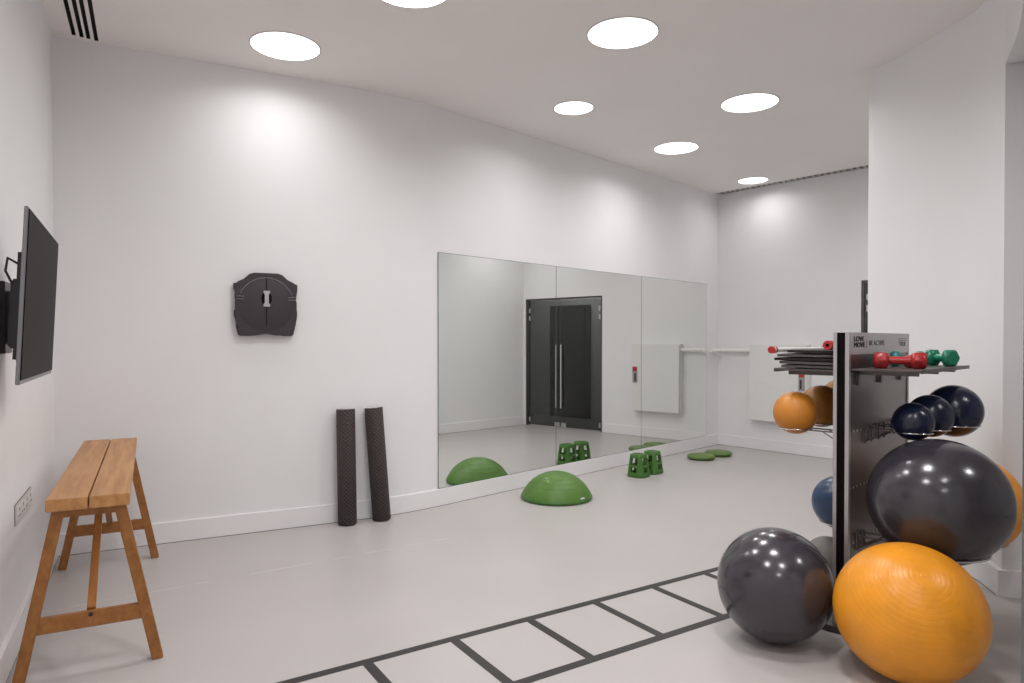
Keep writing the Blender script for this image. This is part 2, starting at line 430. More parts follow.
# ceiling with real openings for the recessed lamps and the slots
LAMP_W, LAMP_SPREAD = 14.8, 154
LAMP_GAIN = {0: 0.45, 4: 0.95, 5: 0.85, 6: 0.40, 7: 1.2, 8: 1.2, 9: 1.2, 10: 1.3, 12: 0.8, 13: 2.2}    # power factors tuned to soften wall pools; most unseen lamps run brighter
LIGHTS = [  # x, y, radius, label
    (-1.538, 4.658, 0.225, 'large round ceiling light beside the bright patch on the white wall, left of all others'),
    (-0.575, 3.890, 0.225, 'round ceiling light cut off by the top edge of the photo'),
    (0.719, 4.462, 0.225, 'large round ceiling light standing highest among those fully in view'),
    (0.528, 5.881, 0.167, 'small round ceiling light nearest the wall above the left mirror panels'),
    (1.996, 5.758, 0.228, 'large round ceiling light next to the corner of the white partition'),
    (1.700, 7.096, 0.221, 'mid-sized round ceiling light above the right mirror panel'),
    (3.003, 8.529, 0.178, 'smallest-looking round ceiling light close to the long slotted grille'),
    (0.95, 2.75, 0.225, 'round ceiling light above the black tape ladder near the camera'),
    (-0.35, 1.55, 0.225, 'round ceiling light by the television wall'),
    (1.25, 0.9, 0.225, 'round ceiling light just inside the right wall'),
    (0.35, -0.9, 0.225, 'round ceiling light at the rear end of the room'),
    (3.55, 1.9, 0.225, 'round ceiling light out in the side corridor'),
    (3.95, 6.6, 0.20, 'unseen round ceiling light added in front of the glass doors for brightness'),  # out of view, added for room brightness by the doors
    (5.42, 7.45, 0.20, 'unseen round ceiling light added to brighten the lobby behind the glass doors'),  # out of view, added so the lobby glass is less black
]
SL_D = (LD.x, LD.y)
SLOTS = []
for sx in (-2.865, -2.832, -2.803, -2.769):     # near the left corner: four short black slots running along the left wall
    k = (sx + 2.865) / 0.096
    end = Vector((sx, 4.485 + 0.085 * k))
    st = end - LD * 1.3
    w = 0.0225
    SLOTS.append([st - LN * w / 2, st + LN * w / 2, end + LN * w / 2, end - LN * w / 2])
GRILLE = []
g0 = Vector(C_) + FD * 0.03 + FN * 0.006
g1 = Vector(C_) + FD * 2.9 + FN * 0.006
GRILLE = [g0, g1, g1 + FN * 0.12, g0 + FN * 0.12]
bm = bmesh.new()
def loop(pts):
    vs = [bm.verts.new((p[0], p[1], CZ)) for p in pts]
    return [bm.edges.new((vs[i], vs[(i + 1) % len(vs)])) for i in range(len(vs))], vs
ed = []
e, _ = loop([(-4, -3), (6.4, -3), (6.4, 11), (-4, 11)]); ed += e
for x, y, r, _l in LIGHTS:
    e, _ = loop([(x + r * math.cos(2 * PI * k / 40), y + r * math.sin(2 * PI * k / 40)) for k in range(40)]); ed += e
for s in SLOTS + [GRILLE]:
    e, _ = loop(s); ed += e
bmesh.ops.triangle_fill(bm, edges=ed, use_beauty=True, normal=(0, 0, -1))
box(bm, (1.2, 4.0, CZ + 0.25), (10.4, 14.0, 0.1))  # unseen slab over the openings, added to stop light leaking in
struct(link('ceiling', bm, M['ceiling']))

for i, (x, y, r, lab) in enumerate(LIGHTS):
    t = empty('ceiling_light', (x, y, CZ), label=lab, cat='ceiling light', group='round recessed ceiling lights')
    bm = bmesh.new(); lathe(bm, [(r - 0.001, 0.03), (r - 0.001, -0.003), (r + 0.010, -0.003), (r + 0.010, -0.0005)], 48)
    link('rim', bm, M['rim'], t, smooth=True, angle=30)
    bm = bmesh.new(); lathe(bm, [(r - 0.002, 0.034), (r - 0.002, 0.018), (0, 0.018)], 48)
    link('diffuser', bm, M['lamp'], t)
    li = bpy.data.lights.new('lamp', 'AREA'); li.shape = 'DISK'; li.size = 2 * r - 0.01; li.spread = R(LAMP_SPREAD)
    li.energy = LAMP_W * (r / 0.225) ** 2 * LAMP_GAIN.get(i, 1.0); li.color = (1.0, 0.982, 0.975)
    lo = bpy.data.objects.new('lamp', li); COL.objects.link(lo); lo.parent = t; lo.location = (0, 0, 0.012)

# slot diffuser by the left wall
t = empty('ceiling_vent', (-2.6, 4.0, CZ), label='slot vent with four short black slots in the ceiling corner above the television wall', cat='vent')
bm = bmesh.new()
for s in SLOTS:
    c = sum(s, Vector((0, 0))) / 4
    prism(bm, [(c + (p - c) * 1.25).to_tuple() for p in s], 0.03, 0.05, lambda u, v, h: (u + 2.6, v - 4.0, h))
link('duct_void', bm, M['vent_black'], t)
bm = bmesh.new()
for s in SLOTS:
    for k in range(4):
        a, b_ = s[k], s[(k + 1) % 4]
        prism(bm, [(a.x, a.y), (b_.x, b_.y), (b_.x + .0005, b_.y + .0005), (a.x + .0005, a.y + .0005)], 0.0, 0.03, lambda u, v, h: (u + 2.6, v - 4.0, h))
link('slot_lining', bm, M['vent_black'], t)

# long linear grille along the far wall
t = empty('linear_grille', (g0.x, g0.y, CZ), label='long slotted grey air grille along the far end of the ceiling', cat='vent')
tf = lambda u, v, h: (FD.x * u + FN.x * v, FD.y * u + FN.y * v, h)
gl_len = (g1 - g0).length
bm = bmesh.new(); prism(bm, [(-.02, -.01), (gl_len + .02, -.01), (gl_len + .02, .18), (-.02, .18)], 0.05, 0.06, tf); link('duct_void', bm, M['vent_dark'], t)
bm = bmesh.new()
for v0, v1 in ((0, .006), (.114, .12)):
    prism(bm, [(0, v0), (gl_len, v0), (gl_len, v1), (0, v1)], -0.002, 0.03, tf)
for e0, e1 in ((0, .01), (gl_len - .01, gl_len)):
    prism(bm, [(e0, 0), (e1, 0), (e1, .12), (e0, .12)], -0.002, 0.03, tf)
link('grille_frame', bm, M['vent_grey'], t)
bm = bmesh.new()
u = 0.012
while u < gl_len - 0.08:
    prism(bm, [(u, .004), (u + .036, .004), (u + .058, .116), (u + .022, .116)], -0.001, 0.006, tf); u += 0.075
link('blades', bm, M['vent_grey'], t)

# baseboards
BH = 0.147
def base(name, pts, z1=BH, th=0.018):
    bm = bmesh.new(); strip(bm, pts, 0.0, -th, 0.004, z1 - 0.004); strip(bm, pts, 0.0, -th + 0.004, z1 - 0.004, z1)
    strip(bm, pts, 0.0, -th - 0.001, 0.0, 0.003, mi=1)  # thin dark strip: floor-line shade put in as colour
    struct(link(name, bm, [M['skirting'], M['shade_line']], smooth=True, angle=25))
base('baseboard_left', left_line)
base('baseboard_back', back_line)
base('baseboard_far', [C_, Pd(dA - 0.02)])
base('baseboard_recess', inner_line[:-1] + [(2.657, 5.10)])
base('baseboard_right', part_line, th=0.03)
bm = bmesh.new()                                      # return of the baseboard across the end of the partition
e0 = Vector(part_line[-1]); tdir = (Vector(part_line[-1]) - Vector(part_line[-2])).normalized(); od = Vector((-tdir.y, tdir.x))
strip(bm, [(e0 - od * 0.03).to_tuple(), (e0 + od * 0.34).to_tuple()], -0.03, 0, 0, BH)
struct(link('baseboard_end', bm, M['skirting']))
base('baseboard_rear', rear_line)

# ------------------------------------------------------------------ glass double door in the far wall
def ff(t, off=0.0): return Vector((C_[0] + FD.x * t + FN.x * off, C_[1] + FD.y * t + FN.y * off, 0))
FROT = Matrix((Vector((-FD.x, -FD.y, 0)), Vector((FN.x, FN.y, 0)), Vector((0, 0, 1)))).transposed()
d = bpy.data.objects.new('door_1', None); COL.objects.link(d); d.location = ff(dA); d.rotation_euler = FROT.to_euler(); struct(d); FLIPPED.add(d.name)
DW = dB - dA
bm = bmesh.new()
box(bm, (0.015, -0.06, DH / 2), (0.03, 0.09, DH)); box(bm, (DW - 0.015, -0.06, DH / 2), (0.03, 0.09, DH)); box(bm, (DW / 2, -0.06, DH - 0.012), (DW, 0.09, 0.024))
link('door_frame', bm, M['dark_metal'], d)
HALF = DW * 0.55
for x0, x1, off in ((0.035, HALF - 0.003, -0.05), (HALF + 0.003, DW - 0.035, -0.05)):
    bm = bmesh.new(); box(bm, ((x0 + x1) / 2, off, 0.015 + (DH - 0.05) / 2), (x1 - x0, 0.012, DH - 0.05)); lf = link('door_leaf', bm, M['glass'], d)
    px_ = x1 - 0.07 if x0 < 0.1 else x0 + 0.05
    bm = bmesh.new(); box(bm, (px_, off, 0.05), (0.10, 0.03, 0.07), bevel=0.004); link('patch_fitting', bm, M['steel'], lf)
    hx = x1 - 0.045 if x0 < 0.1 else x0 + 0.045
    bm = bmesh.new()
    for so in (1, -1):
        cyl(bm, (hx, off + so * 0.045, 0.33), (hx, off + so * 0.045, 1.36), 0.014, 12)
        for hz in (0.45, 1.24): cyl(bm, (hx, off + so * 0.045, hz), (hx, off, hz), 0.008, 10)
    link('pull_handle', bm, M['chrome'], lf, smooth=True, angle=30)
    xx = x0 + 0.03 if x0 < 0.1 else x1 - 0.03
    pass
    for hz in (0.10, 1.80, 1.93):
        bm = bmesh.new(); box(bm, (xx, off + 0.014, hz), (0.03, 0.02, 0.075), bevel=0.004); link('hinge', bm, M['steel'], lf)
# inner lobby screen seen through the glass
bm = bmesh.new()
box(bm, (1.60, -1.41, 1.04), (0.88, 0.06, 2.08)); box(bm, (1.60, -1.375, 1.04), (0.74, 0.05, 1.96), bevel=0.01); cyl(bm, (1.9, -1.33, 0.95), (1.9, -1.33, 1.15), 0.012, 10)
link('lobby_door', bm, M['print'], d)

# open glass leaf at the room entrance, only its edge in frame
d2 = bpy.data.objects.new('door_2', None); COL.objects.link(d2); d2.location = (1.4345, 1.905, 0); struct(d2)
bm = bmesh.new(); box(bm, (0.262, 0, 1.09), (0.50, 0.012, 2.15)); link('door_leaf', bm, M['clear_glass'], d2)
bm = bmesh.new(); box(bm, (0.006, 0, 1.09), (0.012, 0.02, 2.17)); link('edge_strip', bm, M['bezel'], d2)
bm = bmesh.new(); box(bm, (0.35, 0.0, 0.008), (0.1, 0.06, 0.016)); link('floor_pivot', bm, M['steel'], d2)

# ------------------------------------------------------------------ mirrors
MROT = Matrix((Vector((-MD.x, -MD.y, 0)), Vector((MN.x, MN.y, 0)), Vector((0, 0, 1)))).transposed()
tM = [-4.94, -3.398, -1.868, -0.328]      # distance from the far corner along the wall
MLAB = ['tall frameless mirror panel left of three, reflecting the green half ball',
        'middle frameless mirror panel, reflecting the right half of the glass doors',
        'frameless mirror panel nearest the far corner, reflecting the white cabinet']
for k in range(3):
    a, b_ = tM[k], tM[k + 1]
    t = empty('wall_mirror', (C_[0] + MD.x * a + MN.x * 0.001, C_[1] + MD.y * a + MN.y * 0.001, 0.149), MROT.to_euler(), MLAB[k], 'mirror', 'wall mirrors')
    FLIPPED.add(t.name)
    w = b_ - a - 0.0015; h = 2.182 - 0.149
    bm = bmesh.new(); box(bm, (w / 2, 0.003, h / 2), (w, 0.006, h)); link('glass_edge', bm, M['mirror_edge'], t)
    bm = bmesh.new(); box(bm, (w / 2, 0.0063, h / 2), (w - 0.006, 0.0006, h - 0.007)); link('mirror_face', bm, M['mirror'], t)

# ------------------------------------------------------------------ floor ladder of black tape
u = Vector((0.8425, 0.5388)); nrm = Vector((-0.5388, 0.8425))
def lp(s, k): p = u * s + nrm * k; return (p.x, p.y)
bm = bmesh.new(); TW = 0.047
def tape(c):
    prism(bm, c, 0.0006, 0.0016, lambda x, y, h: (x, y, h))
r1, r2 = 2.880, 2.358
for rr in (r1, r2): tape([lp(-0.7, rr - TW / 2), lp(3.69, rr - TW / 2), lp(3.69, rr + TW / 2), lp(-0.7, rr + TW / 2)])
for k in range(-4, 6):
    s = 1.507 + 0.4315 * k
    tape([lp(s - TW / 2, r2 + TW / 2), lp(s + TW / 2, r2 + TW / 2), lp(s + TW / 2, r1 - TW / 2), lp(s - TW / 2, r1 - TW / 2)])
lad = link('floor_ladder', bm, M['tape']); tag(lad, 'black tape agility ladder marked across the grey floor', 'floor marking')

# ------------------------------------------------------------------ bench
BDIR = Vector((0.469, -0.883)).normalized()          # towards the camera end
th = math.atan2(BDIR.y, BDIR.x)
ctr = Vector((-2.207, 3.670))
# local frame: x across the bench (room side +), y along it (near end = -)
bx = Vector((-BDIR.y, BDIR.x)) * 1.0
brot = Matrix((Vector((bx.x, bx.y, 0)), Vector((-BDIR.x, -BDIR.y, 0)), Vector((0, 0, 1)))).transposed()
t = empty('wooden_bench', (ctr.x, ctr.y, 0), brot.to_euler(), 'tall narrow honey-coloured wooden bench with splayed legs below the television', 'bench')
SZ, BL, BWd = 0.772, 1.90, 0.300
for s in (-1, 1):
    bm = bmesh.new(); box(bm, (s * (BWd / 4 + 0.0015), 0, SZ - 0.025), (BWd / 2 - 0.003, BL, 0.05), bevel=0.003); link('seat_plank', bm, M['oak'], t)
for e in (-1, 1):
    y0 = -(BL / 2 - 0.115) if e < 0 else BL / 2 - 0.185
    for s in (-1, 1):
        bm = bmesh.new()
        beam(bm, (s * 0.110, y0 + e * 0.03, SZ - 0.051), (0.254 if s > 0 else -0.258, y0, 0.0), 0.045, 0.042, (1, 0, 0))
        for v in bm.verts:
            if v.co.z < 0.012: v.co.z = max(0.0, v.co.z) if v.co.z > 0 else 0.0
        link('leg', bm, M['oak_dark'], t)
    bm = bmesh.new(); box(bm, (0, y0 + e * 0.03, SZ - 0.071), (0.235, 0.036, 0.04), bevel=0.002); link('top_rail', bm, M['oak_dark'], t)
    bm = bmesh.new(); box(bm, (0, y0 + e * 0.008, 0.228), (0.392, 0.03, 0.066), bevel=0.002); link('crossbar', bm, M['oak_dark'], t)
    bm = bmesh.new(); beam(bm, (0, y0 - e * 0.008, 0.258), (0, e * 0.02, SZ - 0.055), 0.032, 0.03, (1, 0, 0)); link('brace', bm, M['oak_dark'], t)
    bm = bmesh.new(); cyl(bm, (0, y0 + e * 0.021, 0.250), (0, y0 + e * 0.026, 0.250), 0.009, 12); link('bolt', bm, M['black_plastic'], t)

# ------------------------------------------------------------------ television
LROT = Matrix((Vector((-LD.x, -LD.y, 0)), Vector((LN.x, LN.y, 0)), Vector((0, 0, 1)))).transposed()   # x along wall, y into room
def on_left(s, g, z): return Vector((A_[0] - LD.x * s + LN.x * g, A_[1] - LD.y * s + LN.y * g, z))
sTV = -((Vector((-1.808, 2.630)) - Vector(A_)).dot(LD))
t = empty('television', on_left(sTV, 0, 1.568), LROT.to_euler(), 'flat black television on a bracket on the left wall above the bench', 'television')
FLIPPED.add(t.name)
TVW, TVH = 0.95, 0.582
tilt = Matrix.Rotation(R(-0.8), 3, 'Z') @ Matrix.Rotation(R(-2.8), 3, 'X')
TC = Vector((0, 0.173, 0))
def tv(c): return TC + tilt @ Vector(c)
bm = bmesh.new(); box(bm, tv((0, 0.006, 0)), (TVW, 0.012, TVH), tilt, 0.002); link('bezel', bm, M['bezel'], t)
bm = bmesh.new(); box(bm, tv((0, 0.0135, 0.004)), (TVW - 0.014, 0.003, TVH - 0.022), tilt); link('screen', bm, M['screen'], t)
bm = bmesh.new(); box(bm, tv((0.02, -0.012, -0.03)), (TVW * 0.80, 0.028, TVH * 0.66), tilt, 0.010); link('rear_housing', bm, M['black_plastic'], t)
bm = bmesh.new()
box(bm, (0.38, 0.013, -0.05), (0.16, 0.025, 0.30), bevel=0.003)
box(bm, (0.38, 0.075, -0.05), (0.12, 0.12, 0.22), bevel=0.003)
box(bm, tv((0.04, -0.036, -0.055)), (0.66, 0.028, 0.24), tilt, 0.006)
link('wall_bracket', bm, M['black_plastic'], t)
bm = bmesh.new(); tube(bm, [(-0.30, 0.135, 0.05), (-0.32, 0.120, 0.09), (-0.31, 0.125, 0.135), (-0.26, 0.15, 0.12)], 0.004); link('cable', bm, M['print'], t, smooth=True)

# ------------------------------------------------------------------ socket strip low on the left wall
sSO = -((Vector((-2.39, 3.33)) - Vector(A_)).dot(LD))
t = empty('power_socket', on_left(sSO, 0, 0.617), LROT.to_euler(), 'wide steel multi-gang power socket low on the left wall behind the bench', 'socket')
FLIPPED.add(t.name)
bm = bmesh.new(); box(bm, (0, 0.004, 0), (0.46, 0.008, 0.09), bevel=0.002); link('face_plate', bm, M['alu_light'], t)
bm = bmesh.new(); box(bm, (0, 0.001, 0), (0.468, 0.002, 0.096)); link('shadow_gap', bm, M['black_plastic'], t)
for k in range(4):
    bm = bmesh.new(); x0 = -0.165 + k * 0.110
    box(bm, (x0, 0.0085, 0), (0.088, 0.004, 0.066), bevel=0.001)
    link('socket_insert', bm, M['white_plastic'], t)
    bm = bmesh.new()
    box(bm, (x0, 0.0108, 0.018), (0.010, 0.001, 0.016)); box(bm, (x0 - 0.022, 0.0108, -0.012), (0.014, 0.001, 0.010)); box(bm, (x0 + 0.022, 0.0108, -0.012), (0.014, 0.001, 0.010))
    link('pin_holes', bm, M['black_plastic'], t)

# ------------------------------------------------------------------ black board hanging on the back wall
BROT = Matrix((Vector((-BD.x, -BD.y, 0)), Vector((BN.x, BN.y, 0)), Vector((0, 0, 1)))).transposed()
def on_back(s, g, z): return Vector((A_[0] + BD.x * s + BN.x * g, A_[1] + BD.y * s + BN.y * g, z))
sB = (Vector((-1.818, 5.055)) - Vector(A_)).dot(BD)
t = empty('balance_board', on_back(sB, 0.003, 1.69), BROT.to_euler(), 'dark plastic balance board with a slotted centre grip hanging on the white wall', 'exercise board')
FLIPPED.add(t.name)
half = [(0, .232), (.085, .232), (.115, .222), (.155, .185), (.19, .158), (.224, .150), (.224, .112), (.214, .108), (.214, .045), (.209, .02), (.209, -.04), (.221, -.044), (.221, -.092), (.211, -.097), (.206, -.17), (.192, -.225), (.180, -.232), (.115, -.232), (.08, -.222), (0, -.220)]
outl = half + [(-x, z) for x, z in reversed(half[1:-1])]
tfb = lambda a, b_, h: (a, h, b_)
bm = bmesh.new()
prism(bm, outl, 0.0, 0.05, tfb, bevel=0.010)
link('shell', bm, M['charcoal_plastic'], t, smooth=True, angle=30)
# raised round dome
bm = bmesh.new()
rings = [(0.197, 0.0505), (0.15, 0.057), (0.08, 0.062), (0.0, 0.064)]
lathe(bm, [(r_, z_) for r_, z_ in rings], 56)
bmesh.ops.transform(bm, matrix=Matrix(((1, 0, 0, 0), (0, 0, 1, 0), (0, 1, 0, -0.002), (0, 0, 0, 1))), verts=bm.verts)
link('dome_face', bm, M['charcoal_plastic'], t, smooth=True, angle=40)
bm = bmesh.new()
tube(bm, [(0.196 * math.cos(a), 0.052, 0.196 * math.sin(a)) for a in [R(22 + k * 136 / 24) for k in range(25)]], 0.0035, 6)
for s in (-1, 1):
    for zz in (0.055, 0.035): tube(bm, [(s * 0.155, 0.0625, zz), (s * 0.19, 0.056, zz + 0.002), (s * 0.213, 0.05, zz + 0.003)], 0.003, 6)
link('ridge', bm, M['grey_ridge'], t, smooth=True)
bm = bmesh.new()
prism(bm, [(0.036 * math.cos(a), 0.042 + 0.052 * math.sin(a)) for a in [2 * PI * k / 28 for k in range(28)]], 0.0635, 0.0655, tfb)
link('grip_recess', bm, M['black_channel'], t)
bm = bmesh.new()
grip = [(-.022, -.058), (.022, -.058), (.024, -.045), (.012, -.03), (.012, .03), (.024, .045), (.022, .058), (-.022, .058), (-.024, .045), (-.012, .03), (-.012, -.03), (-.024, -.045)]
prism(bm, [(a, b_ + 0.042) for a, b_ in grip], 0.0657, 0.074, tfb, bevel=0.002); link('grip_bar', bm, M['light_grey'], t)
for c_, s_ in (((0, 0.0655, 0.152), (0.003, 0.004, 0.112)), ((0, 0.0655, -0.09), (0.003, 0.004, 0.145))):
    bm = bmesh.new(); box(bm, c_, s_); link('centre_seam', bm, M['black_channel'], t)

# ------------------------------------------------------------------ foam rollers
def roller(base_xy, top_xy, L_, label):
    b0 = Vector((*base_xy, 0)); b1 = Vector((*top_xy, L_))
    ax = (b1 - b0).normalized()
    Rr = 0.0715
    lift = Rr * math.sqrt(1 - ax.z ** 2)
    o = empty('foam_roller', (b0.x, b0.y, lift), ax.to_track_quat('Z', 'Y').to_euler(), label, 'foam roller', 'foam rollers leaning on the wall')
    bm = bmesh.new(); lathe(bm, [(0.0, 0.002), (Rr - 0.006, 0.0), (Rr, 0.006), (Rr, L_ - 0.006), (Rr - 0.006, L_)], 48); link('foam_body', bm, M['roller'], o, smooth=True, angle=50)
    bm = bmesh.new(); lathe(bm, [(Rr - 0.006, L_), (Rr - 0.02, L_ + 0.002), (0.0, L_ + 0.002)], 40); link('end_face', bm, M['light_grey'], o)
def clear_of_wall(x, y, d):
    """shift a point off the curved back wall to the distance d"""
    q = Vector((x, y)); best = None
    for a, b_ in zip(back_line, back_line[1:]):
        a, b_ = Vector(a), Vector(b_); e_ = b_ - a
        f = a + e_ * max(0, min(1, (q - a).dot(e_) / e_.dot(e_)))
        if best is None or (q - f).length < best[0]:
            best = ((q - f).length, f, Vector((e_.y, -e_.x)).normalized())
    p = best[1] + best[2] * d
    return (p.x, p.y)
roller(clear_of_wall(-1.272, 5.268, 0.108), clear_of_wall(-1.294, 5.30, 0.078), 0.892, 'dark knurled foam roller standing upright against the wall, farther from the mirror')
roller(clear_of_wall(-1.026, 5.395, 0.108), clear_of_wall(-1.108, 5.42, 0.078), 0.892, 'dark knurled foam roller tilted sideways against the wall, nearer the mirror')

# ------------------------------------------------------------------ green gear along the mirror
t = empty('balance_dome', (0.402, 6.16, 0), label='green inflated half-ball balance trainer standing on the floor before the mirror', cat='balance trainer')
bm = bmesh.new(); lathe(bm, [(0, 0.004), (0.30, 0.0), (0.318, 0.006), (0.324, 0.022), (0.318, 0.036), (0.0, 0.036)], 64); link('platform', bm, M['green_dark'], t, smooth=True, angle=40)
def dome_r(f):
    """radius of the bladder at the fraction f of its height: a spherical cap with a tucked-in rim"""
    a, h = 0.316, 0.207; rs = (a * a + h * h) / (2 * h)
    return math.sqrt(max(0.0, rs * rs - (rs - h + f * h) ** 2)) if f < 1 else 0.0
prof = []
for k in range(25):
    prof.append((dome_r(k / 24), 0.036 + 0.207 * k / 24))
bm = bmesh.new(); lathe(bm, prof, 64); link('bladder', bm, M['green'], t, smooth=True)
bm = bmesh.new()
for f in (0.45, 0.62, 0.78):
    rr = dome_r(f); tube(bm, [(rr * math.cos(p), rr * math.sin(p), 0.0355 + 0.207 * f) for p in [2 * PI * j / 48 for j in range(48)]], 0.0020, 6, closed=True)
link('grip_ring', bm, M['green'], t, smooth=True)
bm = bmesh.new(); aa = R(-62)
rot = Matrix.Rotation(aa + PI / 2, 3, 'Z')
box(bm, (0.3165 * math.cos(R(-48)), 0.3165 * math.sin(R(-48)), 0.050), (0.05, 0.004, 0.014), Matrix.Rotation(R(-48) + PI / 2, 3, 'Z')); link('tag_sticker', bm, M['white_plastic'], t)

def riser(loc, rz, label):
    o = empty('step_riser', (*loc, 0), (0, 0, R(rz)), label, 'step riser', 'green step risers')
    H_, a0, a1 = 0.236, 0.101, 0.074
    nA = 64
    def rad(ang, half):                      # rounded square
        n_ = 3.6
        return half / ((abs(math.cos(ang)) ** n_ + abs(math.sin(ang)) ** n_) ** (1 / n_))
    zs = [0.0, 0.012, 0.050, 0.102, 0.128, 0.200, H_ - 0.006, H_]
    hw = [a0 * 0.97, a0 * 1.02] + [a0 + (a1 - a0) * (z_ / H_) ** 1.25 for z_ in zs[2:-1]] + [a1 * 0.95]
    bm = bmesh.new()
    def shell(sh):
        g = []
        for z_, h_ in zip(zs, hw):
            g.append([bm.verts.new((rad(2 * PI * k / nA, h_ - sh) * math.cos(2 * PI * k / nA), rad(2 * PI * k / nA, h_ - sh) * math.sin(2 * PI * k / nA), z_)) for k in range(nA)])
        return g
    G, I = shell(0.0), shell(0.024)
    def hole(l, k):
        kk = (k % 16 + 0.5); kk = min(kk, 16 - kk)        # steps from the middle of a side
        return (l == 4 and kk < 5) or (l == 2 and kk < 4)
    for l in range(len(zs) - 1):
        for k in range(nA):
            k2 = (k + 1) % nA
            if hole(l, k): continue
            bm.faces.new((G[l][k], G[l][k2], G[l + 1][k2], G[l + 1][k])); bm.faces.new((I[l][k], I[l + 1][k], I[l + 1][k2], I[l][k2]))
            if hole(l, (k + 1) % nA): bm.faces.new((G[l][k2], I[l][k2], I[l + 1][k2], G[l + 1][k2]))
            if hole(l, (k - 1) % nA): bm.faces.new((G[l][k], G[l + 1][k], I[l + 1][k], I[l][k]))
            if l > 0 and hole(l - 1, k): bm.faces.new((G[l][k], I[l][k], I[l][k2], G[l][k2]))
            if l < len(zs) - 2 and hole(l + 1, k): bm.faces.new((G[l + 1][k], G[l + 1][k2], I[l + 1][k2], I[l + 1][k]))
    for k in range(nA):
        k2 = (k + 1) % nA
        bm.faces.new((G[0][k], I[0][k], I[0][k2], G[0][k2])); bm.faces.new((G[-1][k], G[-1][k2], I[-1][k2], I[-1][k]))
    link('frame', bm, M['green_dark'], o, smooth=True, angle=35)
    bm = bmesh.new(); box(bm, (0, 0, H_ - 0.008), (0.042, 2 * a1 - 0.03, 0.018), bevel=0.004); link('top_grip', bm, M['green_dark'], o)
    bm = bmesh.new(); box(bm, (0, 0, 0.115), (2 * a1 + 0.002, 0.03, 0.014), bevel=0.003); link('cross_web', bm, M['green_dark'], o)
riser((1.329, 7.15), 43, 'green slotted step riser block nearer the camera, left one of the pair')
riser((1.511, 7.335), 47, 'green slotted step riser block half hidden behind its twin')

def disc(loc, label):
    o = empty('wobble_cushion', (*loc, 0), (0, 0, 0), label, 'balance cushion', 'round wobble cushions')
    bm = bmesh.new()
    lathe(bm, [(0, 0.003), (0.10, 0.0), (0.140, 0.006), (0.160, 0.022), (0.163, 0.032), (0.158, 0.044), (0.14, 0.056), (0.10, 0.063), (0, 0.066)], 56)
    link('cushion', bm, M['green_disc'], o, smooth=True)
    bm = bmesh.new(); tube(bm, [(0.1635 * math.cos(p), 0.1635 * math.sin(p), 0.031) for p in [2 * PI * j / 56 for j in range(56)]], 0.004, 6, closed=True)
    link('welt', bm, M['green_dark'], o, smooth=True)
disc((2.275, 8.20), 'flat round green wobble cushion nearer the step risers')
disc((2.56, 8.45), 'flat round green wobble cushion nearer the far corner')

# ------------------------------------------------------------------ far wall fittings
def far_obj(name, s, g, z, label, cat):
    p = ff(s, g); o = empty(name, (p.x, p.y, z), FROT.to_euler(), label, cat); FLIPPED.add(o.name); return o
s0 = (Vector((3.065, 8.88)) - Vector(C_)).dot(FD)
s1 = s0 + 0.77
t = far_obj('wall_cabinet', s0, 0, 0.39, 'white enamel wall cabinet with a narrow grey lock plate, hanging on the far wall', 'cabinet')
cw, ch, cd = s1 - s0, 0.985, 0.115
bm = bmesh.new(); box(bm, (cw / 2, cd / 2 - 0.01, ch / 2), (cw, cd - 0.02, ch), bevel=0.002); link('cabinet_body', bm, M['cabinet'], t)
bm = bmesh.new(); box(bm, (cw / 2, cd - 0.008, ch / 2), (cw - 0.012, 0.018, ch - 0.012), bevel=0.002); link('door', bm, M['cabinet'], t)
bm = bmesh.new(); box(bm, (cw - 0.062, cd + 0.007, 0.535), (0.075, 0.013, 0.235), bevel=0.003); lk = link('lock_plate', bm, M['grey_plate'], t)
bm = bmesh.new(); box(bm, (cw - 0.070, cd + 0.0135, 0.495), (0.024, 0.003, 0.115)); link('key_slot', bm, M['print'], lk)
bm = bmesh.new(); box(bm, (cw - 0.062, cd + 0.0140, 0.617), (0.068, 0.003, 0.064), bevel=0.001); link('red_marker', bm, M['red'], lk)
t = far_obj('handrail', 0.0, 0.0, 1.292, 'white horizontal pipe rail round the far corner, from the mirror to the cabinet', 'rail')
def corner_pt(k, g):      # a point along the mirror wall, in the rail's own frame
    v = Vector((MD.x, MD.y)) * -k + MN * g
    return (v.dot(FD), v.dot(FN), 0)
bm = bmesh.new()
ca, cb = corner_pt(0.30, 0.05), corner_pt(0.11, 0.05)
tube(bm, [ca, cb, (0.075, 0.055, 0), (0.12, 0.05, 0), (s0 - 0.002, 0.05, 0)], 0.026, 16); link('pipe', bm, M['rail'], t, smooth=True, angle=40)
for xx in (0.16, s0 - 0.10):
    bm = bmesh.new(); cyl(bm, (xx, 0.0, -0.01), (xx, 0.05, -0.01), 0.012, 10); cyl(bm, (xx, 0, -.01), (xx, .006, -.01), .03, 16); link('bracket', bm, M['rail'], t, smooth=True, angle=40)
# ------------------------------------------------------------------ equipment rack
RO = Vector((1.60, 3.30))
RROT = Matrix((Vector((0.7071, 0.7071, 0)), Vector((0.7071, -0.7071, 0)), Vector((0, 0, -1)))).transposed()
